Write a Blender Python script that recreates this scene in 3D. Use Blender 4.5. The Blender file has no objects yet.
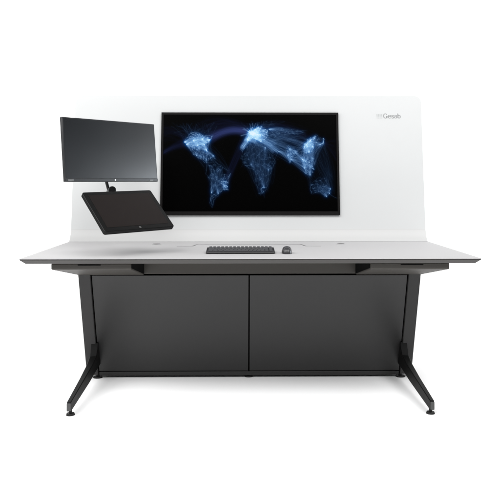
import bpy, bmesh, math, random
import numpy as np
from mathutils import Vector, Matrix
R = math.radians
random.seed(4)
S = bpy.context.scene
COL = S.collection

# ------------------------------------------------------------------ materials
def mat(name, color, rough=0.5, spec=0.5, metal=0.0, bump=0.0, bscale=300.0, var=0.0, vscale=6.0, coat=0.0):
    m = bpy.data.materials.new(name); m.use_nodes = True
    nt = m.node_tree; b = nt.nodes['Principled BSDF']
    b.inputs['Base Color'].default_value = (*color, 1)
    b.inputs['Roughness'].default_value = rough
    b.inputs['Specular IOR Level'].default_value = spec
    b.inputs['Metallic'].default_value = metal
    b.inputs['Coat Weight'].default_value = coat
    tc = nt.nodes.new('ShaderNodeTexCoord')
    if var:
        n = nt.nodes.new('ShaderNodeTexNoise'); n.inputs['Scale'].default_value = vscale
        n.inputs['Detail'].default_value = 6
        nt.links.new(tc.outputs['Object'], n.inputs['Vector'])
        mx = nt.nodes.new('ShaderNodeMix'); mx.data_type = 'RGBA'
        mx.inputs['A'].default_value = (*[c * (1 - var) for c in color], 1)
        mx.inputs['B'].default_value = (*[min(1, c * (1 + var)) for c in color], 1)
        nt.links.new(n.outputs['Fac'], mx.inputs['Factor'])
        nt.links.new(mx.outputs['Result'], b.inputs['Base Color'])
        mr = nt.nodes.new('ShaderNodeMapRange')
        mr.inputs['To Min'].default_value = max(0.02, rough - 0.06); mr.inputs['To Max'].default_value = rough + 0.06
        nt.links.new(n.outputs['Fac'], mr.inputs['Value']); nt.links.new(mr.outputs['Result'], b.inputs['Roughness'])
    if bump:
        n2 = nt.nodes.new('ShaderNodeTexNoise'); n2.inputs['Scale'].default_value = bscale; n2.inputs['Detail'].default_value = 3
        nt.links.new(tc.outputs['Object'], n2.inputs['Vector'])
        bp = nt.nodes.new('ShaderNodeBump'); bp.inputs['Strength'].default_value = bump; bp.inputs['Distance'].default_value = 0.001
        nt.links.new(n2.outputs['Fac'], bp.inputs['Height']); nt.links.new(bp.outputs['Normal'], b.inputs['Normal'])
    return m

M = dict(
    floor=mat('white_studio_paper', (.96, .96, .96), .9, .1),
    laminate=mat('pale_grey_laminate', (.418, .412, .414), .6, .05, bump=.04, bscale=600, var=.02, vscale=9),
    edge=mat('graphite_edge', (.062, .059, .057), .45, .35, var=.05),
    band=mat('dark_core_band', (.022, .021, .020), .5, .3),
    seam=mat('dark_joint', (.16, .16, .16), .6, .3),
    panel=mat('gloss_white_panel', (.498, .505, .505), .3, .3),
    panelfoot=mat('shaded_white_panel', (.465, .465, .462), .4, .3),  # foot of the same panel, toned darker to paint in its shading
    bracket=mat('warm_grey_powder_coat', (.046, .042, .037), .55, .4, var=.05),
    void_and_shade=mat('black_recess_and_shade', (.004, .004, .004), .8, .1),
    door=mat('charcoal_laminate', (.0075, .0073, .0075), .35, .55, var=.05, vscale=3),
    post=mat('charcoal_powder_coat', (.022, .0215, .0215), .48, .35, var=.05),
    leg=mat('black_powder_coat', (.0045, .0045, .0045), .5, .10, var=.05),
    endcap=mat('grey_end_cap', (.055, .055, .055), .45, .4),
    rubber=mat('black_rubber', (.008, .008, .008), .6, .3),
    tvframe=mat('black_bezel', (.006, .0055, .0055), .45, .08),
    monframe=mat('dark_grey_plastic', (.014, .0145, .016), .4, .35),
    monscreen=mat('matte_dark_screen', (.004, .0048, .0062), .29, .5, var=.03, vscale=2),
    tabframe=mat('black_glass_frame', (.005, .005, .005), .25, .12),
    tabscreen=mat('brown_black_screen', (.0095, .0070, .0065), .35, .10),
    silver=mat('satin_silver', (.75, .76, .78), .3, .5, metal=.6),
    armmetal=mat('black_arm_metal', (.012, .012, .012), .4, .4),
    kbcase=mat('charcoal_keyboard_plastic', (.017, .0165, .018), .45, .35),
    key=mat('grey_key_plastic', (.052, .052, .056), .42, .4),
    mouse=mat('charcoal_mouse_plastic', (.035, .0345, .037), .3, .45, var=.05),
    mark=mat('grey_lettering', (.27, .275, .275), .5, .3),
    mark_pale=mat('pale_grey_emblem', (.37, .38, .38), .5, .3),
    grommet=mat('grey_grommet_plastic', (.34, .34, .34), .4, .4),
)

# ------------------------------------------------------------------ mesh helpers
def add_box(bm, x0, x1, y0, y1, z0, z1, mtx=None):
    v = [bm.verts.new(p) for p in ((x0,y0,z0),(x1,y0,z0),(x1,y1,z0),(x0,y1,z0),(x0,y0,z1),(x1,y0,z1),(x1,y1,z1),(x0,y1,z1))]
    if mtx: 
        for q in v: q.co = mtx @ q.co
    for f in ((0,3,2,1),(4,5,6,7),(0,1,5,4),(1,2,6,5),(2,3,7,6),(3,0,4,7)): bm.faces.new([v[i] for i in f])

def add_hexa(bm, bot, top):                     # two quads, same winding (ccw seen from the top one)
    v = [bm.verts.new(p) for p in list(bot) + list(top)]
    for f in ((0,3,2,1),(4,5,6,7),(0,1,5,4),(1,2,6,5),(2,3,7,6),(3,0,4,7)): bm.faces.new([v[i] for i in f])

def add_prism(bm, pts, axis, a, b):             # closed outline pts (2D) extruded along an axis from a to b
    def P(u, w, t):
        return (t, u, w) if axis == 'x' else ((u, t, w) if axis == 'y' else (u, w, t))
    A = [bm.verts.new(P(u, w, a)) for u, w in pts]; B = [bm.verts.new(P(u, w, b)) for u, w in pts]
    n = len(pts)
    bm.faces.new(A); bm.faces.new(B[::-1])
    for i in range(n): bm.faces.new((A[i], B[i], B[(i+1) % n], A[(i+1) % n]))

def add_cyl(bm, c, axis, r, h, r2=None, seg=28):
    r2 = r if r2 is None else r2
    q = Vector((0,0,1)).rotation_difference(Vector(axis).normalized()).to_matrix().to_4x4()
    bmesh.ops.create_cone(bm, cap_ends=True, segments=seg, radius1=r, radius2=r2, depth=h,
                          matrix=Matrix.Translation(c) @ q)

def add_rod(bm, a, b, r, seg=20):
    a, b = Vector(a), Vector(b)
    add_cyl(bm, (a + b) / 2, b - a, r, (b - a).length, seg=seg)

def obj(name, bm, m, parent=None, bevel=0.0, seg=2, smooth=True, recalc=True):
    if recalc: bmesh.ops.recalc_face_normals(bm, faces=bm.faces)
    me = bpy.data.meshes.new(name); bm.to_mesh(me); bm.free()
    me.materials.append(M[m] if isinstance(m, str) else m)
    o = bpy.data.objects.new(name, me); COL.objects.link(o)
    if parent: o.parent = parent
    if bevel:
        md = o.modifiers.new('bevel', 'BEVEL'); md.width = bevel; md.segments = seg; md.limit_method = 'ANGLE'; md.angle_limit = R(30)
        md.harden_normals = False
    if smooth:
        for p in me.polygons: p.use_smooth = True
        try: me.set_sharp_from_angle(angle=R(35))
        except Exception: pass
    return o

def BM(): return bmesh.new()

def thing(name, label, cat, loc=(0,0,0), rot=None, group=None):
    o = bpy.data.objects.new(name, None); COL.objects.link(o); o.empty_display_size = .05
    if rot is not None: o.matrix_world = Matrix.Translation(loc) @ rot.to_4x4()
    else: o.location = loc
    o['label'] = label; o['category'] = cat
    if group: o['group'] = group
    return o

def rrect(x0, x1, z0, z1, r, corners=(1,1,1,1), n=8):       # bl, br, tr, tl
    out = []
    for (cx, cz, a0, on, px, pz) in ((x0+r, z0+r, 180, corners[0], x0, z0), (x1-r, z0+r, 270, corners[1], x1, z0),
                                     (x1-r, z1-r, 0, corners[2], x1, z1), (x0+r, z1-r, 90, corners[3], x0, z1)):
        if on:
            for k in range(n+1):
                a = R(a0 + 90*k/n); out.append((cx + r*math.cos(a), cz + r*math.sin(a)))
        else: out.append((px, pz))
    return out

# ------------------------------------------------------------------ setting: white studio paper sweep
bm = BM()
prof = [(-9, 0), (2.6, 0)]
for k in range(1, 13):
    a = R(90*k/12); prof.append((2.6 + 1.2*math.sin(a), 1.2 - 1.2*math.cos(a)))
prof.append((3.8, 9.0))
rows = [[bm.verts.new((x, y, z)) for (y, z) in prof] for x in (-20, 20)]
for i in range(len(prof)-1): bm.faces.new((rows[0][i], rows[1][i], rows[1][i+1], rows[0][i+1]))
fl = obj('floor', bm, 'floor', recalc=False); fl['kind'] = 'structure'

# ------------------------------------------------------------------ the control desk
desk = thing('control_desk', 'wide control room desk with pale grey top, white back panel and charcoal cabinet', 'desk')
W = 1.079; ZT = .742; ZB = .7165
YB = .955

# desktop: rectangular slab with an undercut front and side edge
bm = BM()
e = .021
add_hexa(bm, [(-W+e, e, ZB), (W-e, e, ZB), (W-e, YB, ZB), (-W+e, YB, ZB)],
             [(-W, 0, ZT-.0065), (W, 0, ZT-.0065), (W, YB, ZT-.0065), (-W, YB, ZT-.0065)])
obj('desktop_edge', bm, 'edge', desk, bevel=.0015)
bm = BM()
add_box(bm, -W-.0005, W+.0005, -.0005, YB, ZT-.0024, ZT)
top = obj('desktop', bm, 'laminate', desk, bevel=.001, seg=3)
bm = BM(); add_box(bm, -W+.0003, W-.0003, .0003, YB-.001, ZT-.0064, ZT-.0025); obj('edge_band', bm, 'band', top)

# access flap line in the desktop, stepping forward at both ends, and two cable grommets
bm = BM()
zt = ZT + .0006
def strip(bm, pts, w, z0=ZT-.001, z1=zt):
    for (ax, ay), (bx, by) in zip(pts[:-1], pts[1:]):
        d = Vector((bx-ax, by-ay)); n = Vector((-d.y, d.x)).normalized()*w/2
        q = [(ax-n.x, ay-n.y), (bx-n.x, by-n.y), (bx+n.x, by+n.y), (ax+n.x, ay+n.y)]
        add_hexa(bm, [(*p, z0) for p in q], [(*p, z1) for p in q])
strip(bm, [(-.405, .625), (-.318, .625)], .004)
strip(bm, [(-.318, .626), (-.300, .735)], .010)
strip(bm, [(-.300, .737), (.296, .737)], .007)
strip(bm, [(.296, .735), (.314, .626)], .010)
strip(bm, [(.314, .625), (.40, .625)], .004)
obj('flap_joint', bm, 'seam', top)
for sx in (-.531, .527):
    bm = BM()
    pts = [( .026*math.cos(R(a)), .018*math.sin(R(a))) for a in range(0, 360, 12)]
    add_prism(bm, [(x+sx, y+.745) for x, y in pts], 'z', ZT-.002, ZT+.002)
    g = obj('cable_grommet', bm, 'grommet', top, bevel=.001)
    bm = BM()
    add_prism(bm, [(x*.80+sx, y*.80+.745) for x, y in pts], 'z', ZT-.001, ZT+.0032)
    obj('grommet_opening', bm, 'void_and_shade', g)

# back panel: tall white board leaning back, with a curved foot that runs onto the desktop
P0 = Vector((0, .980, .814)); P1 = Vector((0, 1.090, 1.640))
lean = math.atan2(P1.y-P0.y, P1.z-P0.z); H = (P1-P0).length
panel_m = Matrix.Translation(P0) @ Matrix.Rotation(-lean, 4, 'X')
def bez(p, q, r, t): return tuple((1-t)**2*a + 2*t*(1-t)*b + t*t*c for a, b, c in zip(p, q, r))
rows_p = []                                            # (front y, front z, back y, back z, half width, is foot)
for k in range(17):
    y, z = bez((.930, ZT+.0005), (.962, .762), (P0.y, P0.z), k/16)
    t = k/16; by = .985 + (P0.y+.0278-.985)*t; bz = ZT+.0005 + (P0.z-.0037-ZT-.0005)*t
    rows_p.append((y, z, by, bz, W, k < 16))
rad = .045
sl = [H*.33, H*.66, H-rad] + [H-rad+rad*math.sin(R(90*k/10)) for k in range(1, 11)]
for q in sl:
    hwid = W if q <= H-rad else W-rad+math.sqrt(max(0, rad*rad-(q-H+rad)**2))
    f = panel_m @ Vector((0, 0, q)); bk = panel_m @ Vector((0, .028, q))
    rows_p.append((f.y, f.z, bk.y, bk.z, hwid, False))
bm = BM(); grid = []
for (fy, fz, by, bz, hwid, ft) in rows_p:
    grid.append([bm.verts.new(p) for p in ((-hwid, fy, fz), (hwid, fy, fz), (hwid, by, bz), (-hwid, by, bz))])
bm.faces.new(grid[0][::-1]); bm.faces.new(grid[-1])
for i in range(len(grid)-1):
    for j in range(4):
        fc = bm.faces.new((grid[i][j], grid[i][(j+1)%4], grid[i+1][(j+1)%4], grid[i+1][j]))
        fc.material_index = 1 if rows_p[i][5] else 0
panel = obj('back_panel', bm, 'panel', desk, bevel=.003, seg=2)
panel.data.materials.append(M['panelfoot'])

# small grey wordmark in serif letters with a dotted emblem, top right of the panel
def stroke(bm, pts, w0, mtx, w1=None, lift=.0004):
    n = len(pts); L = []; Rr = []
    for i in range(n):
        a = Vector(pts[max(i-1, 0)]); b = Vector(pts[min(i+1, n-1)]); d = (b-a).normalized()
        # broad-nib contrast: thick where the stroke runs upright
        w = w0*(.50 + .50*abs(d.y)); nn = Vector((-d.y, d.x))*w/2; p = Vector(pts[i])
        L.append(p+nn); Rr.append(p-nn)
    for i in range(n-1):
        vs = [bm.verts.new(mtx @ Vector((q.x, -lift, q.y))) for q in (Rr[i], Rr[i+1], L[i+1], L[i])]
        bm.faces.new(vs)
def arc(cx, cz, rx, rz, a0, a1, n=14):
    return [(cx+rx*math.cos(R(a0+(a1-a0)*k/n)), cz+rz*math.sin(R(a0+(a1-a0)*k/n))) for k in range(n+1)]
X0 = .840; u = .0190; zb = .690                       # u = x-height, zb = baseline above the panel's lower edge
bm = BM(); sw = .0066
def at(pts, x): return [(X0+x*u*1.04+px*u*1.04, zb+pz*u) for px, pz in pts]
def put(pts, x, w=sw): stroke(bm, at(pts, x), w, panel_m)
put(arc(.62, .72, .58, .74, 52, 320), 0); put([(1.08, .02), (1.08, .62)], 0); put([(.82, .62), (1.28, .62)], 0); put([(1.05,1.02),(1.05,1.36)],0,.004)
put([(.06, .54), (.92, .54)], 1.42); put(arc(.50, .48, .44, .50, 4, 318), 1.42)
put(arc(.36, .74, .27, .25, 35, 215) + arc(.36, .25, .29, .27, 50, -155), 2.55); put([(.62,.72),(.62,.92)],2.55,.004); put([(.06,.06),(.06,.28)],2.55,.004)
put(arc(.42, .70, .34, .28, 150, 0) + [(.76, .12), (.92, .02)], 3.40); put(arc(.40, .28, .35, .28, 75, 330), 3.40)
put([(.16, .0), (.16, 1.5)], 4.42); put([(-.02, 1.48), (.16, 1.48)], 4.42); put(arc(.50, .49, .40, .50, 150, -150), 4.42)
obj('wordmark', bm, 'mark', panel, smooth=False, recalc=False)
bm = BM()
for i in range(4):
    for j in range(4):
        cx = X0-.040+i*.0096; cz = zb+.0008+j*.0078; s = .0029
        bm.faces.new([bm.verts.new(panel_m @ Vector(p)) for p in ((cx-s,-.0004,cz-s*.8),(cx+s,-.0004,cz-s*.8),(cx+s,-.0004,cz+s*.8),(cx-s,-.0004,cz+s*.8))])
obj('dotted_emblem', bm, 'mark_pale', panel, smooth=False, recalc=False)

# cabinet: charcoal front raked back towards the floor
YT_, ZT_ = .455, .607          # top of the raked front
YL, ZL = .665, .013            # its lower end
def rake(z): return YT_ + (YL-YT_)*(ZT_-z)/(ZT_-ZL)
def raked_slab(bm, x0, x1, z0, z1, off0, off1):
    y0, y1 = rake(z0), rake(z1)
    add_hexa(bm, [(x0, y0+off0, z0), (x1, y0+off0, z0), (x1, y0+off1, z0), (x0, y0+off1, z0)],
                 [(x0, y1+off0, z1), (x1, y1+off0, z1), (x1, y1+off1, z1), (x0, y1+off1, z1)])
gap = .0035; XC = .842
bm = BM()
raked_slab(bm, -XC-.02, XC+.02, .016, .640, .024, .045)
add_box(bm, -XC, XC, .71, .90, .02, .70)
obj('cabinet_body', bm, 'void_and_shade', desk)
for x0, x1 in ((-XC, -.004-gap), (-.004+gap, XC)):
    bm = BM(); raked_slab(bm, x0, x1, .040, .603, 0, .02)
    obj('cabinet_door', bm, 'door', desk, bevel=.0016)
bm = BM(); raked_slab(bm, -XC, XC, .013, .0372, -.004, .03)
obj('plinth', bm, 'post', desk, bevel=.002)

for s in (-1, 1):
    bm = BM()
    a, b = sorted((s*(XC+.0045), s*.911))
    raked_slab(bm, a, b, .020, .64, -.012, .07)
    obj('side_post', bm, 'post', desk, bevel=.004, seg=3)

# levelling feet below the cabinet
for x, y in ((-.853, .675), (-.004, .69), (.853, .675), (-.853, .87), (.853, .87)):
    bm = BM(); add_cyl(bm, (x, y, .0035), (0,0,1), .027, .007, .025); add_cyl(bm, (x, y, .012), (0,0,1), .009, .016)
    obj('levelling_foot', bm, 'rubber', desk)

# splayed front legs: a flat bar from the foot; upturned, widened rear imitates shade at the post
for s in (-1, 1):
    up = [(.024, .060), (.030, .0665), (.30, .102), (.47, .128), (.548, .150), (.575, .185), (.585, .215)]
    lo = [(.640, .215), (.668, .085), (.600, .080), (.40, .052), (.20, .034), (.030, .021), (.024, .025)]
    bm = BM()
    xi, xo = .842, .862
    # the bar stands almost upright, splayed a touch outward at the floor
    pts = up + lo
    A = []; B = []
    for (y, z) in pts:
        f_ = (y-.024)/.64; k = .004*(1-f_); wd = .011*f_**1.5  # rear widening shapes in the dark shadow smear by the post
        A.append(bm.verts.new((s*(xi+k-wd), y, z))); B.append(bm.verts.new((s*(xo+k+wd), y, z)))
    bm.faces.new(A); bm.faces.new(B[::-1])
    n = len(pts)
    for i in range(n): bm.faces.new((A[i], B[i], B[(i+1)%n], A[(i+1)%n]))
    leg = obj('front_leg', bm, 'leg', desk, bevel=.003, seg=3)
    bm = BM(); add_hexa(bm, [(s*.846-.0095+s*.0100, .0215, .0255), (s*.846+.0095+s*.0100, .0215, .0255), (s*.846+.0095+s*.0100, .0236, .0255), (s*.846-.0095+s*.0100, .0236, .0255)],
                            [(s*.846-.0095+s*.0100, .0215, .061), (s*.846+.0095+s*.0100, .0215, .061), (s*.846+.0095+s*.0100, .0236, .061), (s*.846-.0095+s*.0100, .0236, .061)])
    obj('end_cap', bm, 'endcap', leg, bevel=.0008)
    bm = BM(); add_cyl(bm, (s*.853, .046, .0045), (0,0,1), .021, .009, .018); add_cyl(bm, (s*.853, .046, .017), (0,0,1), .0075, .018)
    obj('foot', bm, 'rubber', leg)

# brackets under the top: wedge-shaped boxes either side, a beam between them
for s in (-1, 1):
    bm = BM()
    xo0, xi0, xo1, xi1 = .946*s, .568*s, .917*s, .563*s
    yf, yr, zf, zr, zt_ = .050, .455, .685, .606, .714
    lo_ = [(xo0, yf, zf), (xi0, yf, zf), (xi1, yr, zr), (xo1, yr, zr)]
    hi_ = [(xo0, yf, zt_), (xi0, yf, zt_), (xi1, yr, zt_), (xo1, yr, zt_)]
    if s > 0: lo_, hi_ = lo_[::-1], hi_[::-1]
    add_hexa(bm, lo_, hi_)
    br = obj('support_bracket', bm, 'bracket', desk, bevel=.005, seg=3)
    bm = BM()
    xs = sorted((s*.820, s*.712)); add_box(bm, xs[0], xs[1], yf-.0012, yf+.002, .7045, .7100)
    obj('bracket_slot', bm, 'void_and_shade', br)
    bm = BM()           # black sheet painting in the shade on the bracket's inner side
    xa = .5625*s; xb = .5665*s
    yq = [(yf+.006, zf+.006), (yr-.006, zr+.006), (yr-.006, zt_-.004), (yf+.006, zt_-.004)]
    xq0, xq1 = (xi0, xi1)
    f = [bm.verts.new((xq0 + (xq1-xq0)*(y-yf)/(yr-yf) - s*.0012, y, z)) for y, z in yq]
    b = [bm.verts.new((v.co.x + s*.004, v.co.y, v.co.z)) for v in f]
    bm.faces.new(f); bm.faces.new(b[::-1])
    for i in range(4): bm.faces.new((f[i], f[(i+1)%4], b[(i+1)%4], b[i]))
    obj('bracket_inner_shade', bm, 'void_and_shade', br)
bm = BM()
add_box(bm, -.916, .916, .449, .60, .612, .715)
obj('cross_beam', bm, 'bracket', desk, bevel=.003)

# ------------------------------------------------------------------ the wide display on the back panel
TVW, TVH = 1.096, .637
fwd = -.0145
tv_c = panel_m @ Vector((.008, fwd, .403))
tv = thing('wall_display', 'large black flat screen on the white panel showing a glowing blue world network map', 'screen',
           tv_c, Matrix.Rotation(-lean, 3, 'X'))
hw, hh = TVW/2, TVH/2
bl, bb = .0135, .0215
bm = BM(); add_box(bm, -hw+.004, hw-.004, 0.008, .032, -hh+.004, hh-.004)
obj('housing', bm, 'tvframe', tv, bevel=.004)
bm = BM()
def frame(bm, x0, x1, z0, z1, l, r, b, t, y0, y1):
    add_box(bm, x0, x1, y0, y1, z0, z0+b); add_box(bm, x0, x1, y0, y1, z1-t, z1)
    add_box(bm, x0, x0+l, y0, y1, z0+b, z1-t); add_box(bm, x1-r, x1, y0, y1, z0+b, z1-t)
    bmesh.ops.remove_doubles(bm, verts=bm.verts, dist=1e-6)
frame(bm, -hw, hw, -hh, hh, bl, bl, bb, bl, 0, .0082)
obj('bezel', bm, 'tvframe', tv)

# the picture on the display: an additive drawing of flight-like links between places
NX, NZ = 920, 516
SS = 2
def draw_map():
    rs = np.random.RandomState(11)
    w, h = NX, NZ
    # pixel frame of the drawing: lon/lat to 0..1 across the lit area
    def uv(lon, lat):
        px = 186 + (lon+120)*.531; py = 133 + (50-lat)*.72
        return ((px-163.8)/174.0*w, (py-114.2)/97.0*h)
    blue = np.zeros((h, w)); ind = np.zeros((h, w))
    def splat(buf, x, y, v):
        x = np.clip(x, 0, w-2.01); y = np.clip(y, 0, h-2.01)
        i = x.astype(int); j = y.astype(int); fx = x-i; fy = y-j
        for dj, di, ww in ((0,0,(1-fx)*(1-fy)), (0,1,fx*(1-fy)), (1,0,(1-fx)*fy), (1,1,fx*fy)):
            np.add.at(buf, (j+dj, i+di), ww*v)
    def link(buf, a, b, v, bend=0.0, side=0.0, taper=.35):
        a = np.array(a); b = np.array(b); d = b-a; L = math.hypot(*d)
        if L < .5: return
        n = max(3, int(L*1.6)); t = np.linspace(0, 1, n)
        q = 4*t*(1-t)
        x = a[0]+d[0]*t + (-d[1]/L)*side*L*q; y = a[1]+d[1]*t + (d[0]/L)*side*L*q - bend*L*q
        ok = (x > 1) & (x < w-3) & (y > 1) & (y < h-3)
        vv = v*(1-taper*q)*np.ones(n)
        splat(buf, x[ok], y[ok], vv[ok])
    def blur(a, s):
        k = np.exp(-.5*(np.arange(-int(3*s), int(3*s)+1)/s)**2); k /= k.sum()
        a = np.apply_along_axis(lambda r: np.convolve(r, k, 'same'), 1, a)
        return np.apply_along_axis(lambda r: np.convolve(r, k, 'same'), 0, a)
    def scatter(lon0, lon1, lat0, lat1, n, test=None):
        out = []
        while len(out) < n:
            lo = rs.uniform(lon0, lon1); la = rs.uniform(lat0, lat1)
            if test is None or test(lo, la): out.append((lo, la))
        return out
    def inside(poly):
        def f(x, y):
            c = False; n = len(poly)
            for i in range(n):
                (x1, y1), (x2, y2) = poly[i], poly[(i+1) % n]
                if (y1 > y) != (y2 > y) and x < (x2-x1)*(y-y1)/(y2-y1)+x1: c = not c
            return c
        return f
    usa = [(-109,51.5),(-122,38.5),(-118,33),(-110,31),(-97,26),(-90,29.5),(-82,28),(-80,25),(-80,32),(-74,39),(-68,47),(-84,46),(-96,50.5)]
    mex = [(-117,32),(-108,24),(-105,20),(-95,15),(-88,13),(-84,9),(-79,8),(-84,15),(-87,21),(-91,18),(-97,22),(-98,27),(-107,31)]
    car = [(-90,29),(-80,26),(-66,19),(-62,12),(-72,11),(-84,11),(-87,20)]
    sam = [(-80,2),(-76,9),(-66,10),(-52,5),(-35,-6),(-39,-17),(-46,-24),(-54,-33),(-62,-39),(-67,-46),(-69,-53),(-73,-48),(-72,-30),(-71,-18),(-81,-5)]
    afr = [(-16,15),(-10,30),(-5,35),(10,37),(22,32),(33,30),(38,18),(50,11),(41,-3),(39,-15),(33,-26),(26,-34),(19,-34),(12,-17),(9,-1),(8,4),(-8,5)]
    eur = [(-9,38),(-9,43),(-2,48),(-5,54),(5,58),(10,62),(24,61),(30,56),(38,54),(36,46),(28,41),(23,37),(15,39),(8,44),(3,42),(-2,37)]
    ind = [(68,24),(73,18),(77,8),(80,14),(88,22),(92,25),(80,29),(74,33)]
    chn = [(101,24),(110,20),(117,22),(123,30),(121,36),(129,43),(128,49),(116,44),(106,40),(101,32)]
    sea = [(96,17),(100,6),(104,1),(107,-7),(118,-9),(125,-8),(122,2),(124,10),(121,18),(109,11),(106,20)]
    aus = [(114,-22),(122,-17),(131,-12),(137,-13),(142,-11),(146,-19),(153,-26),(151,-34),(146,-39),(138,-35),(130,-32),(116,-34)]
    jpn = [(130,32),(136,34),(141,36),(141,41),(144,43),(138,37)]
    usr = [(38,54),(60,58),(80,56),(100,53),(105,50),(85,48),(60,50),(48,44),(42,42)]
    def web(buf, pts, k, v, side=.06, hubs=0, hv=0, jit=.5):
        P = np.array([uv(*p) for p in pts])
        for i in range(len(P)):
            D = np.hypot(*(P-P[i]).T); order = np.argsort(D)[1:k+1]
            for j in order: link(buf, P[i], P[j], v*rs.uniform(1-jit, 1+jit), 0, rs.uniform(-side, side))
        for hh_ in range(hubs):
            for i in range(len(P)):
                link(buf, P[hh_], P[i], hv*rs.uniform(.3, 1.5), rs.uniform(0, .1), rs.uniform(-side, side), .5)
        return P
    def outline(buf, poly, v, jit=.35):
        P = [uv(*p) for p in poly]
        for i in range(len(P)):
            a = np.array(P[i]); b = np.array(P[(i+1) % len(P)]); L = math.hypot(*(b-a))
            m = max(1, int(L/9)); pts = [a + (b-a)*q/m + (rs.normal(0, 2.2, 2) if 0 < q < m else 0) for q in range(m+1)]
            for p, q in zip(pts[:-1], pts[1:]): link(buf, p, q, v*rs.uniform(1-jit*2, 1+jit), 0, rs.uniform(-.15, .15), 0)
    # --- land webs
    us = [(-74,40.7),(-87.6,41.8),(-84,33.7),(-118,34),(-122,37.6),(-97,32.8),(-80,26),(-105,39.7)] + scatter(-125,-66,25,51,120,inside(usa))
    web(blue, us, 3, .20, hubs=8, hv=.105, side=.12); outline(blue, usa, .50)
    ne = [(-74,40.7)] + scatter(-90,-70,37,46,26)
    web(blue, ne, 4, .26, hubs=1, hv=.22)
    mx = [(-99,19),(-79,9),(-90,15)] + scatter(-117,-79,8,32,44,inside(mex)); web(blue, mx, 3, .16, hubs=1, hv=.10); outline(blue, mex, .30)
    ca = [(-80,26),(-66,18)] + scatter(-90,-62,11,29,34,inside(car)); web(blue, ca, 3, .12, hubs=2, hv=.12)
    for p in us[:8]:
        for q in mx[:9] + ca[:9]: link(blue, uv(*p), uv(*q), .07*rs.uniform(.4,1.6), 0, rs.uniform(-.1,.1))
    sa = [(-46.6,-23.5),(-58,-34),(-70.6,-33),(-74,4.6),(-77,-12),(-43,-22.8),(-48,-16),(-38,-10),(-60,-3)] + scatter(-81,-35,-50,10,95,inside(sam))
    web(blue, sa, 4, .085, hubs=3, hv=.050); outline(blue, sam, .20)
    web(blue, [(-46.6,-23.5),(-43,-22.8)] + scatter(-53,-39,-29,-16,22), 5, .24, hubs=2, hv=.14)
    outline(blue, [(-35,-6),(-39,-17),(-46,-24),(-52,-31)], .30)
    eu = [(2,49),(0,51.5),(8.5,50),(4.7,52),(-3.7,40.4),(12.5,41.9),(16.4,48.2),(12.5,55.7),(23,38),(29,41)] + scatter(-10,38,36,62,80,inside(eur))
    web(blue, eu, 4, .30, hubs=8, hv=.22, side=.10)
    for k in range(70):
        a = rs.uniform(0, 2*math.pi); r = min(rs.gamma(2.2, 5.5), 20)
        link(blue, uv(8, 49), uv(8+r*math.cos(a)*1.2, 49+r*math.sin(a)*.75), .55, 0, rs.uniform(-.05,.05), .2)
    for k in range(34):
        link(blue, uv(4+rs.normal(0,5), 48+rs.normal(0,3)), uv(-14+rs.normal(0,2.4), 29+rs.normal(0,2.2)), .30, 0, rs.uniform(-.05,.05), .2)
    af = [(28,-26),(31,30),(37,-1.3),(3.4,6.5),(18,-34),(39,9),(55,25)] + scatter(-16,50,-34,36,150,inside(afr))
    web(blue, af, 3, .065, hubs=4, hv=.020); outline(blue, afr, .13)
    web(blue, scatter(22,33,-34,-24,14), 3, .17)
    web(blue, scatter(34,42,-8,10,10), 3, .13); outline(blue, [(-8,5),(8,4),(9,-1)], .18)
    for p in eu[:8]:
        for q in af[:40]: link(blue, uv(*p), uv(*q), .010*rs.uniform(.3,1.6), 0, rs.uniform(-.06,.06), .5)
    inn = [(77,28.6),(72.8,19),(77.6,13),(88,22.6),(80,13)] + scatter(68,92,8,33,50,inside(ind)); web(blue, inn, 3, .18, hubs=2, hv=.10); outline(blue, ind, .22)
    cn = [(116,40),(121,31),(113,23),(104,30.6),(108,34)] + scatter(102,126,20,46,90,inside(chn)); web(blue, cn, 3, .26, hubs=6, hv=.12, side=.12)
    jp = [(140,35.6),(135,34.6),(141,43),(127,37.5),(130,33)] + scatter(129,144,32,43,16,inside(jpn)); web(blue, jp, 4, .30, hubs=1, hv=.18)
    se = [(100.5,13.7),(103.8,1.3),(106.8,-6.2),(121,14.5),(106.7,10.8),(115,-8.6),(101.6,3)] + scatter(96,125,-9,20,70,inside(sea)); web(blue, se, 3, .17, hubs=2, hv=.09); outline(blue, [(109,20),(108,12),(104,1),(107,-7),(115,-8)], .38)
    au = [(151,-33.8),(145,-37.8),(153,-27.5),(116,-32),(138.6,-35)] + scatter(114,153,-39,-12,60,inside(aus)); web(blue, au, 3, .075, hubs=3, hv=.045); outline(blue, aus, .15)
    outline(blue, [(153,-27),(151,-34),(146,-38),(140,-37)], .34); link(blue, uv(151,-34), uv(172,-41), .2, 0, .1); link(blue, uv(166,-46), uv(176,-38), .4, 0, .05)
    ru = [(37.6,55.7)] + scatter(38,105,42,60,60,inside(usr)); web(blue, ru, 3, .07, hubs=1, hv=.13)
    for p in eu[:6]:                                    # Europe to the Gulf, India, the east
        for q in inn[:12] + [(55,25),(51,25),(46,24),(44,33),(51,35)]*4:
            link(blue, uv(*p), uv(q[0]+rs.normal(0,1.6), q[1]+rs.normal(0,1.6)), .10*rs.uniform(.4,1.6), rs.uniform(0,.05), 0, .5)
        for q in cn[:12] + se[:9]: link(blue, uv(*p), uv(*q), .05*rs.uniform(.4,1.6), rs.uniform(.02,.13), 0, .6)
    for p in inn[:6] + [(55,25)]*3:
        for q in se[:10]: link(blue, uv(*p), uv(*q), .08*rs.uniform(.4,1.5), rs.uniform(-.04,.08), 0, .4)
    for p in cn[:8]:
        for q in se[:10] + jp[:5]: link(blue, uv(*p), uv(*q), .07*rs.uniform(.4,1.5), 0, rs.uniform(-.12,.12), .4)
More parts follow.
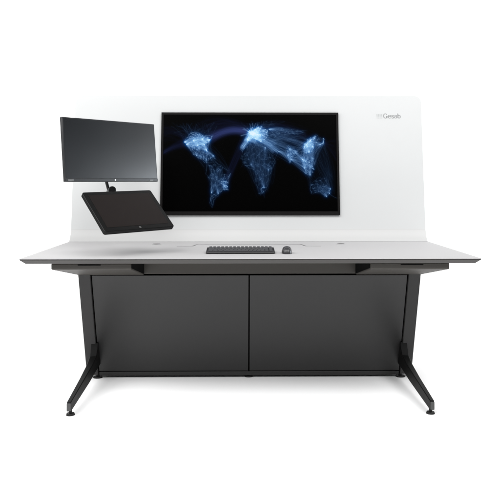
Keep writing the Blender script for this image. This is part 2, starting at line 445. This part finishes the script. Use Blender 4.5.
    for p in se[:4] + cn[:3]:
        for q in au[:6]: link(blue, uv(*p), uv(*q), .035*rs.uniform(.4,1.5), 0, rs.uniform(-.08,.08), .5)
    # --- longer links that knit the east together and trail off the coasts
    east = [(116,40),(121,31),(113,23),(127,37.5),(140,35.6),(135,34.6),(121,25),(121,14.5),(106.7,10.8),(100.5,13.7),(103.8,1.3),(106.8,-6.2),(115,-8.6),(88,22.6),(80,13),(77,28.6),(72.8,19),(104,30.6),(96,17),(131,43),(126,46),(118,5),(124,8)]
    for k in range(300):
        p = east[rs.randint(len(east))]; q = east[rs.randint(len(east))]
        link(blue, uv(p[0]+rs.normal(0,1.8), p[1]+rs.normal(0,1.8)), uv(q[0]+rs.normal(0,1.8), q[1]+rs.normal(0,1.8)), .070*rs.uniform(.1,2.4)**1.3, rs.uniform(-.05,.10), rs.uniform(-.12,.12), .4)
    for k in range(60):
        p = east[rs.randint(6)]; link(blue, uv(p[0]+rs.normal(0,1.5), p[1]+rs.normal(0,1.5)), uv(152+rs.normal(0,4), rs.uniform(-36,-8)), .028*rs.uniform(.3,1.6), 0, rs.uniform(-.16,.06), .3)
    for k in range(70):
        p = us[rs.randint(8)]; q = (rs.uniform(-150,-60), rs.uniform(50,66)); link(blue, uv(*p), uv(*q), .035*rs.uniform(.3,1.8), rs.uniform(0,.12), rs.uniform(-.1,.1), -.1)
    for k in range(90):
        p = eu[rs.randint(10)]; q = (rs.uniform(-20,75), rs.uniform(52,68)); link(blue, uv(*p), uv(*q), .05*rs.uniform(.3,1.8), rs.uniform(0,.12), rs.uniform(-.1,.1), .3)
    for k in range(120):
        p = eu[rs.randint(10)]; q = afr[rs.randint(len(afr))]; link(blue, uv(*p), uv(q[0]+rs.normal(0,4), q[1]+rs.normal(0,4)), .03*rs.uniform(.3,1.8), 0, rs.uniform(-.2,.2), .2)
    for k in range(70):
        p = us[rs.randint(8)]; q = sam[rs.randint(6)]; link(blue, uv(*p), uv(q[0]+rs.normal(0,3), q[1]+rs.normal(0,3)), .028*rs.uniform(.3,1.8), 0, rs.uniform(-.15,.15), .2)
    for k in range(120):
        p = (rs.uniform(20,60), rs.uniform(30,56)); q = (rs.uniform(60,112), rs.uniform(22,56)); link(blue, uv(*p), uv(*q), .05*rs.uniform(.2,1.8), rs.uniform(0,.12), rs.uniform(-.08,.08), .3)
    # --- ocean arcs, indigo
    indg = np.zeros((h, w))
    for k in range(230):
        a = (-74+rs.normal(0,6), 42+rs.normal(0,3)); b = (-2+rs.normal(0,5), 51+rs.normal(0,3))
        link(indg, uv(*a), uv(*b), .16, rs.uniform(.07,.19), 0, .1)
    for k in range(70):
        a = (-110+rs.normal(0,14), 44+rs.normal(0,7)); b = (4+rs.normal(0,8), 52+rs.normal(0,4))
        link(indg, uv(*a), uv(*b), .07, rs.uniform(.14,.27), 0, .1)
    for k in range(60):
        a = (5+rs.normal(0,6), 50+rs.normal(0,3)); b = (115+rs.normal(0,10), 35+rs.normal(0,8))
        link(indg, uv(*a), uv(*b), .10, rs.uniform(.10,.24), 0, .2)
    for k in range(26):
        a = (-121+rs.normal(0,2), 36+rs.normal(0,3)); link(indg, uv(*a), uv(-162+rs.normal(0,2), 22+rs.normal(0,1.5)), .16, .06, 0, .1)
    for k in range(26):
        a = (-122+rs.normal(0,3), 42+rs.normal(0,5)); link(indg, uv(*a), uv(-162, 50+rs.normal(0,6)), .09, .13, 0, .1)
    for k in range(22):
        link(indg, uv(140+rs.normal(0,3), 36+rs.normal(0,3)), uv(164, rs.uniform(10,45)), .09, rs.uniform(.02,.12), 0, .2)
    for k in range(30):
        link(indg, uv(-8+rs.normal(0,4), 42+rs.normal(0,4)), uv(-44+rs.normal(0,3), -20+rs.normal(0,4)), .12, 0, rs.uniform(-.04,.05), .1)
    for k in range(12):
        link(indg, uv(5, 50), uv(20+rs.normal(0,4), -30), .06, 0, rs.uniform(-.08,.08), .2)
    k = NX/520
    sharp = blur(blue, .62)*1.25; glow = (blur(blue, 2.2*k) + .65*blur(blue, 6*k))*k
    I = (.9*blur(indg, .8*k) + .9*blur(indg, 4*k))*k
    c1 = np.array([.22, .345, .50]); c2 = np.array([.003, .068, .245]); c3 = np.array([.006, .008, .028])
    rgb = (1.05*sharp[..., None])**1.38*c1 + (.85*glow[..., None])**1.2*c2 + I[..., None]*c3
    hot = np.clip(blur(blue, 2.6*k)*k-1.7, 0, 3.0)[..., None]*np.array([.07, .12, .11])
    rgb = 1 - np.exp(-(rgb+hot)*MAPGAIN)
    rgb = rgb*np.array([.80, .90, 1.0])
    return rgb
MAPGAIN = .85
rgb = draw_map()
sx0, sx1, sz0, sz1 = -hw+bl, hw-bl, -hh+bb, hh-bl
xs = np.linspace(sx0, sx1, NX); zs = np.linspace(sz1, sz0, NZ)
co = np.zeros((NZ, NX, 3)); co[..., 0] = xs[None, :]; co[..., 1] = .004; co[..., 2] = zs[:, None]
idx = np.arange(NZ*NX).reshape(NZ, NX)
quads = np.stack([idx[:-1, :-1], idx[1:, :-1], idx[1:, 1:], idx[:-1, 1:]], -1).reshape(-1, 4)
me = bpy.data.meshes.new('screen')
me.vertices.add(NX*NZ); me.vertices.foreach_set('co', co.ravel())
me.loops.add(quads.size); me.loops.foreach_set('vertex_index', quads.ravel().astype(np.int32))
me.polygons.add(len(quads)); me.polygons.foreach_set('loop_start', (np.arange(len(quads))*4).astype(np.int32))
me.update(calc_edges=True); me.validate()
at_ = me.attributes.new('picture', 'FLOAT_COLOR', 'POINT')
at_.data.foreach_set('color', np.concatenate([rgb, np.ones((NZ, NX, 1))], -1).ravel().astype(np.float32))
sm = mat('lit_display', (.0004, .0004, .0004), .3, .02)
nt = sm.node_tree; an = nt.nodes.new('ShaderNodeAttribute'); an.attribute_name = 'picture'
nt.links.new(an.outputs['Color'], nt.nodes['Principled BSDF'].inputs['Emission Color'])
nt.nodes['Principled BSDF'].inputs['Emission Strength'].default_value = 1.0
me.materials.append(sm)
so = bpy.data.objects.new('screen', me); COL.objects.link(so); so.parent = tv

# ------------------------------------------------------------------ monitors
def euler(a, b, c): return Matrix.Rotation(R(a), 3, 'Z') @ Matrix.Rotation(R(b), 3, 'X') @ Matrix.Rotation(R(c), 3, 'Y')
CAMY = -3.245
k_ = .61/.61
Rm = euler(49.1, -5.3, -.1)
mon_c = Vector((-.724, 3.668+CAMY, 1.10+.163))
mon = thing('computer_monitor', 'dark grey blank monitor turned to the side above the tilted touch screen', 'monitor', mon_c, Rm)
mw, mh = .305, .162
bm = BM(); add_box(bm, -mw, mw, 0, .018, -mh, mh); obj('housing', bm, 'monframe', mon, bevel=.003)
bm = BM(); add_box(bm, -.19, .19, .018, .045, -.11, .10); obj('rear_cover', bm, 'monframe', mon, bevel=.012, seg=3)
bm = BM(); add_box(bm, -mw+.006, mw-.006, -.0008, .002, -mh+.0185, mh-.006); obj('screen', bm, 'monscreen', mon, bevel=.0004)
bm = BM(); add_box(bm, -mw+.001, mw-.001, -.0028, .003, -mh+.0005, -mh+.0165); ch = obj('chin', bm, 'monframe', mon, bevel=.0012)
bm = BM(); add_cyl(bm, (.004, -.0030, -mh+.0085), (0,1,0), .0042, .0015); obj('emblem', bm, 'silver', ch)
bm = BM()
for k in range(6): add_box(bm, -mw+.016+k*.0055, -mw+.0198+k*.0055, -.0033, -.002, -mh+.0065, -mh+.0105)
obj('model_lettering', bm, 'grommet', ch)
bm = BM(); add_box(bm, mw-.060, mw-.036, -.0033, -.002, -mh+.0070, -mh+.0098); obj('control_buttons', bm, 'grommet', ch)

Rt = euler(41.4, -48.2, -1.8)
s_ = .40/.36
tab_c = Vector((-.537*s_, 3.074*s_+CAMY, 1.10-.122*s_))
tab = thing('touch_monitor', 'black glossy touch screen tilted low in front of the display corner', 'monitor', tab_c, Rt)
tw, th = .20, .244*s_/2
bm = BM(); add_prism(bm, rrect(-tw, tw, -th, th, .010), 'y', 0, .022); obj('housing', bm, 'tabframe', tab, bevel=.003)
bm = BM(); add_box(bm, -tw+.024, tw-.024, -.0008, .002, -th+.026, th-.024); obj('screen', bm, 'tabscreen', tab)
bm = BM(); add_cyl(bm, (.0, -.0004, -th+.0125), (0,1,0), .006, .0014); obj('emblem', bm, 'endcap', tab)
bm = BM(); add_box(bm, -.10, .10, .022, .040, -.07, .07); obj('rear_cover', bm, 'tabframe', tab, bevel=.008, seg=3)

# the arm that carries both
arm = thing('monitor_arm', 'black jointed arm joining the white panel to the two tilted monitors', 'monitor arm', panel_m @ Vector((-.735, -.0, .43)))
def L(p): return Vector(p) - Vector(arm.location)
mb = mon_c + Rm @ Vector((0, .045, 0)); pole = mon_c + Rm @ Vector((.0, .105, 0))
tb = tab_c + Rt @ Vector((0, .040, 0))
bm = BM(); pw = Vector((arm.location)); add_box(bm, -.05, .05, -.016, .0, -.07, .07); bm.transform(Matrix.Rotation(-lean, 4, 'X'))
obj('wall_plate', bm, 'armmetal', arm, bevel=.003)
elbow = Vector((-.80, .76, pole.z))
bm = BM(); add_rod(bm, L(pw+Vector((0,-.012,0))), L((pw.x, .93, pw.z)), .020); add_rod(bm, L((pw.x, .93, pw.z-.02)), L((pw.x, .93, pole.z+.03)), .020)
add_rod(bm, L((pw.x, .93, pole.z)), L(elbow), .016); obj('rear_link', bm, 'armmetal', arm)
bm = BM(); add_cyl(bm, L(elbow), (0,0,1), .026, .07); add_rod(bm, L(elbow), L(pole), .016); obj('front_link', bm, 'armmetal', arm)
bm = BM(); add_cyl(bm, L(pole), (0,0,1), .024, .09); add_rod(bm, L(pole), L(mb+ (pole-mb)*.1), .018); obj('tilt_head', bm, 'armmetal', arm)
bm = BM(); add_box(bm, -.05, .05, .0452, .051, -.05, .05); bm.transform(Matrix.Translation(L(mon_c)) @ Rm.to_4x4()); obj('mount_plate', bm, 'armmetal', arm, bevel=.002)
# lower strut: drops from behind the monitor's lower edge to a round joint behind the touch screen
def ray(px, py, d): return Vector(((px-250)*d/694.4, d+CAMY, 1.10-(py-182)*d/694.4))
sa_, sb_ = ray(105.5, 176, 3.80), ray(109.6, 191.5, 3.80)
bm = BM(); add_rod(bm, L(pole + Vector((0,0,-.03))), L(sa_), .012); add_rod(bm, L(sa_), L(sb_), .0085); add_rod(bm, L(sb_), L(tb), .014); obj('lower_strut', bm, 'armmetal', arm)
jc = ray(112.4, 190.3, 3.79)
bm = BM(); add_cyl(bm, L(jc), (.3, -1, .1), .021, .045); add_rod(bm, L(jc), L(sb_), .010); obj('knob', bm, 'armmetal', arm, bevel=.003)
bm = BM(); add_box(bm, -.05, .05, .0402, .046, -.05, .05); bm.transform(Matrix.Translation(L(tab_c)) @ Rt.to_4x4()); obj('mount_plate', bm, 'armmetal', arm, bevel=.002)

# ------------------------------------------------------------------ keyboard
kb = thing('keyboard', 'compact charcoal keyboard in the middle of the grey desktop', 'keyboard', (-.0505, .205, ZT), Matrix.Rotation(R(0), 3, 'Z'))
kw, kd = .172, .125
bm = BM()
outl = [(0, .0015), (kd, .0015), (kd, .021), (kd-.006, .0225), (.007, .0125), (0, .0085)]
add_prism(bm, outl, 'x', -kw, kw)
obj('case', bm, 'kbcase', kb, bevel=.004, seg=3)
tilt = math.atan2(.010, kd-.013)
kmesh = {}
def key_mesh(wu):
    if wu in kmesh: return kmesh[wu]
    b = BM(); w2 = wu*.0203/2 - .0012; d2 = .0083; 
    add_hexa(b, [(-w2,-d2,0),(w2,-d2,0),(w2,d2,0),(-w2,d2,0)], [(-w2+.002,-d2+.0015,.0075),(w2-.002,-d2+.0015,.0075),(w2-.002,d2-.0025,.0075),(-w2+.002,d2-.0025,.0075)])
    o = obj('key', b, 'key', kb, bevel=.0009); kmesh[wu] = o; o['fresh'] = 1
    return o
rows_ = [[1]*16, [1]*13+[2,1], [1.5]+[1]*12+[1.5,1], [1.75]+[1]*11+[2.25,1], [2.25]+[1]*10+[1.75,1,1], [1.25,1.25,1.25,6.25,1,1,1,1,1,1]]
for r_, row in enumerate(rows_):
    tot = sum(row); x = -tot*.0203/2; yy = kd-.014-r_*.0190
    for wu in row:
        proto = key_mesh(wu)
        if proto.get('fresh'): o = proto; del o['fresh']
        else:
            o = proto.copy(); COL.objects.link(o); o.parent = kb
        o.location = (x+wu*.0203/2, yy, .0108+(yy-.007)*math.tan(tilt)); o.rotation_euler = (tilt, 0, 0)
        x += wu*.0203

# ------------------------------------------------------------------ mouse
ms = thing('computer_mouse', 'small rounded charcoal mouse beside the keyboard on the desktop', 'mouse', (.182, .245, ZT))
bm = BM(); nu, nv = 28, 12
ringv = []
for j in range(nv+1):
    v = j/nv
    ring = []
    for i in range(nu):
        a = 2*math.pi*i/nu
        # plan outline: rounded box, a little waisted; hump highest towards the palm
        ca, sa2 = math.cos(a), math.sin(a)
        pr = (abs(ca)**2.6 + abs(sa2)**2.6)**(-1/2.6)
        x = .0270*pr*ca*(1-.06*math.cos(2*a)); y = .050*pr*sa2
        f_ = math.cos(v*math.pi/2)**.55 if v < 1 else 0.0
        hump = .037*(1-.30*(y/.05)) if True else 0
        hump = .033 - .006*(y/.05) - .006*(y/.05)**2
        ring.append(bm.verts.new((x*f_, y*f_, .001 + hump*math.sin(v*math.pi/2))))
    ringv.append(ring)
for j in range(nv):
    for i in range(nu): 
        try: bm.faces.new((ringv[j][i], ringv[j][(i+1)%nu], ringv[j+1][(i+1)%nu], ringv[j+1][i]))
        except ValueError: pass
bm.faces.new(ringv[0][::-1])
bmesh.ops.remove_doubles(bm, verts=bm.verts, dist=1e-5)
body = obj('body', bm, 'mouse', ms)
bm = BM(); add_cyl(bm, (0, .026, .0265), (1,0,0), .005, .007); obj('scroll_wheel', bm, 'rubber', ms)
bm = BM(); add_box(bm, -.0006, .0006, .010, .046, .021, .0272); obj('button_split', bm, 'rubber', ms)

# ------------------------------------------------------------------ light
w = bpy.data.worlds.new('World'); S.world = w; w.use_nodes = True
w.node_tree.nodes['Background'].inputs['Color'].default_value = (.98, .99, 1, 1)
w.node_tree.nodes['Background'].inputs['Strength'].default_value = .12
def area(name, loc, target, sx, sy, power, color=(1,1,1)):
    l = bpy.data.lights.new(name, 'AREA'); l.shape = 'RECTANGLE'; l.size = sx; l.size_y = sy; l.energy = power; l.color = color
    o = bpy.data.objects.new(name, l); COL.objects.link(o); o.location = loc
    o.rotation_euler = (Vector(target)-Vector(loc)).to_track_quat('-Z', 'Y').to_euler()
    return o
for s in (-1, 1):
    area('softbox', (s*3.0, -4.5, 6.3), (s*.05, .15, 0), 5.2, 4.6, 530)
    area('backdrop_light', (s*3.0, 1.7, 2.9), (0, 3.8, 1.5), 1.4, 2.6, 27)
area('fill_softbox', (-4.4, -.5, 3.1), (0, .3, .4), 3.0, 2.6, 120)
sb = area('side_softbox', (3.1, 1.05, 1.15), (-.6, .5, 1.2), .7, .6, 6.0, (.86, .93, 1)); sb.data.spread = R(50)

# ------------------------------------------------------------------ camera
cam = bpy.data.cameras.new('camera'); cam.lens = 50; cam.sensor_width = 36; cam.clip_end = 200
co_ = bpy.data.objects.new('camera', cam); COL.objects.link(co_)
YAW = .75
pv = Vector((0, .45, 0)); base = Vector((0, CAMY, 1.10))
rz = Matrix.Rotation(R(-YAW), 4, 'Z')
co_.location = pv + rz @ (base-pv)
co_.rotation_euler = (R(90), 0, R(-YAW))
cam.shift_y = -68/500
S.camera = co_
S.render.engine = 'CYCLES'
S.view_settings.view_transform = 'Standard'; S.view_settings.look = 'None'
S.view_settings.exposure = 0; S.view_settings.gamma = 1
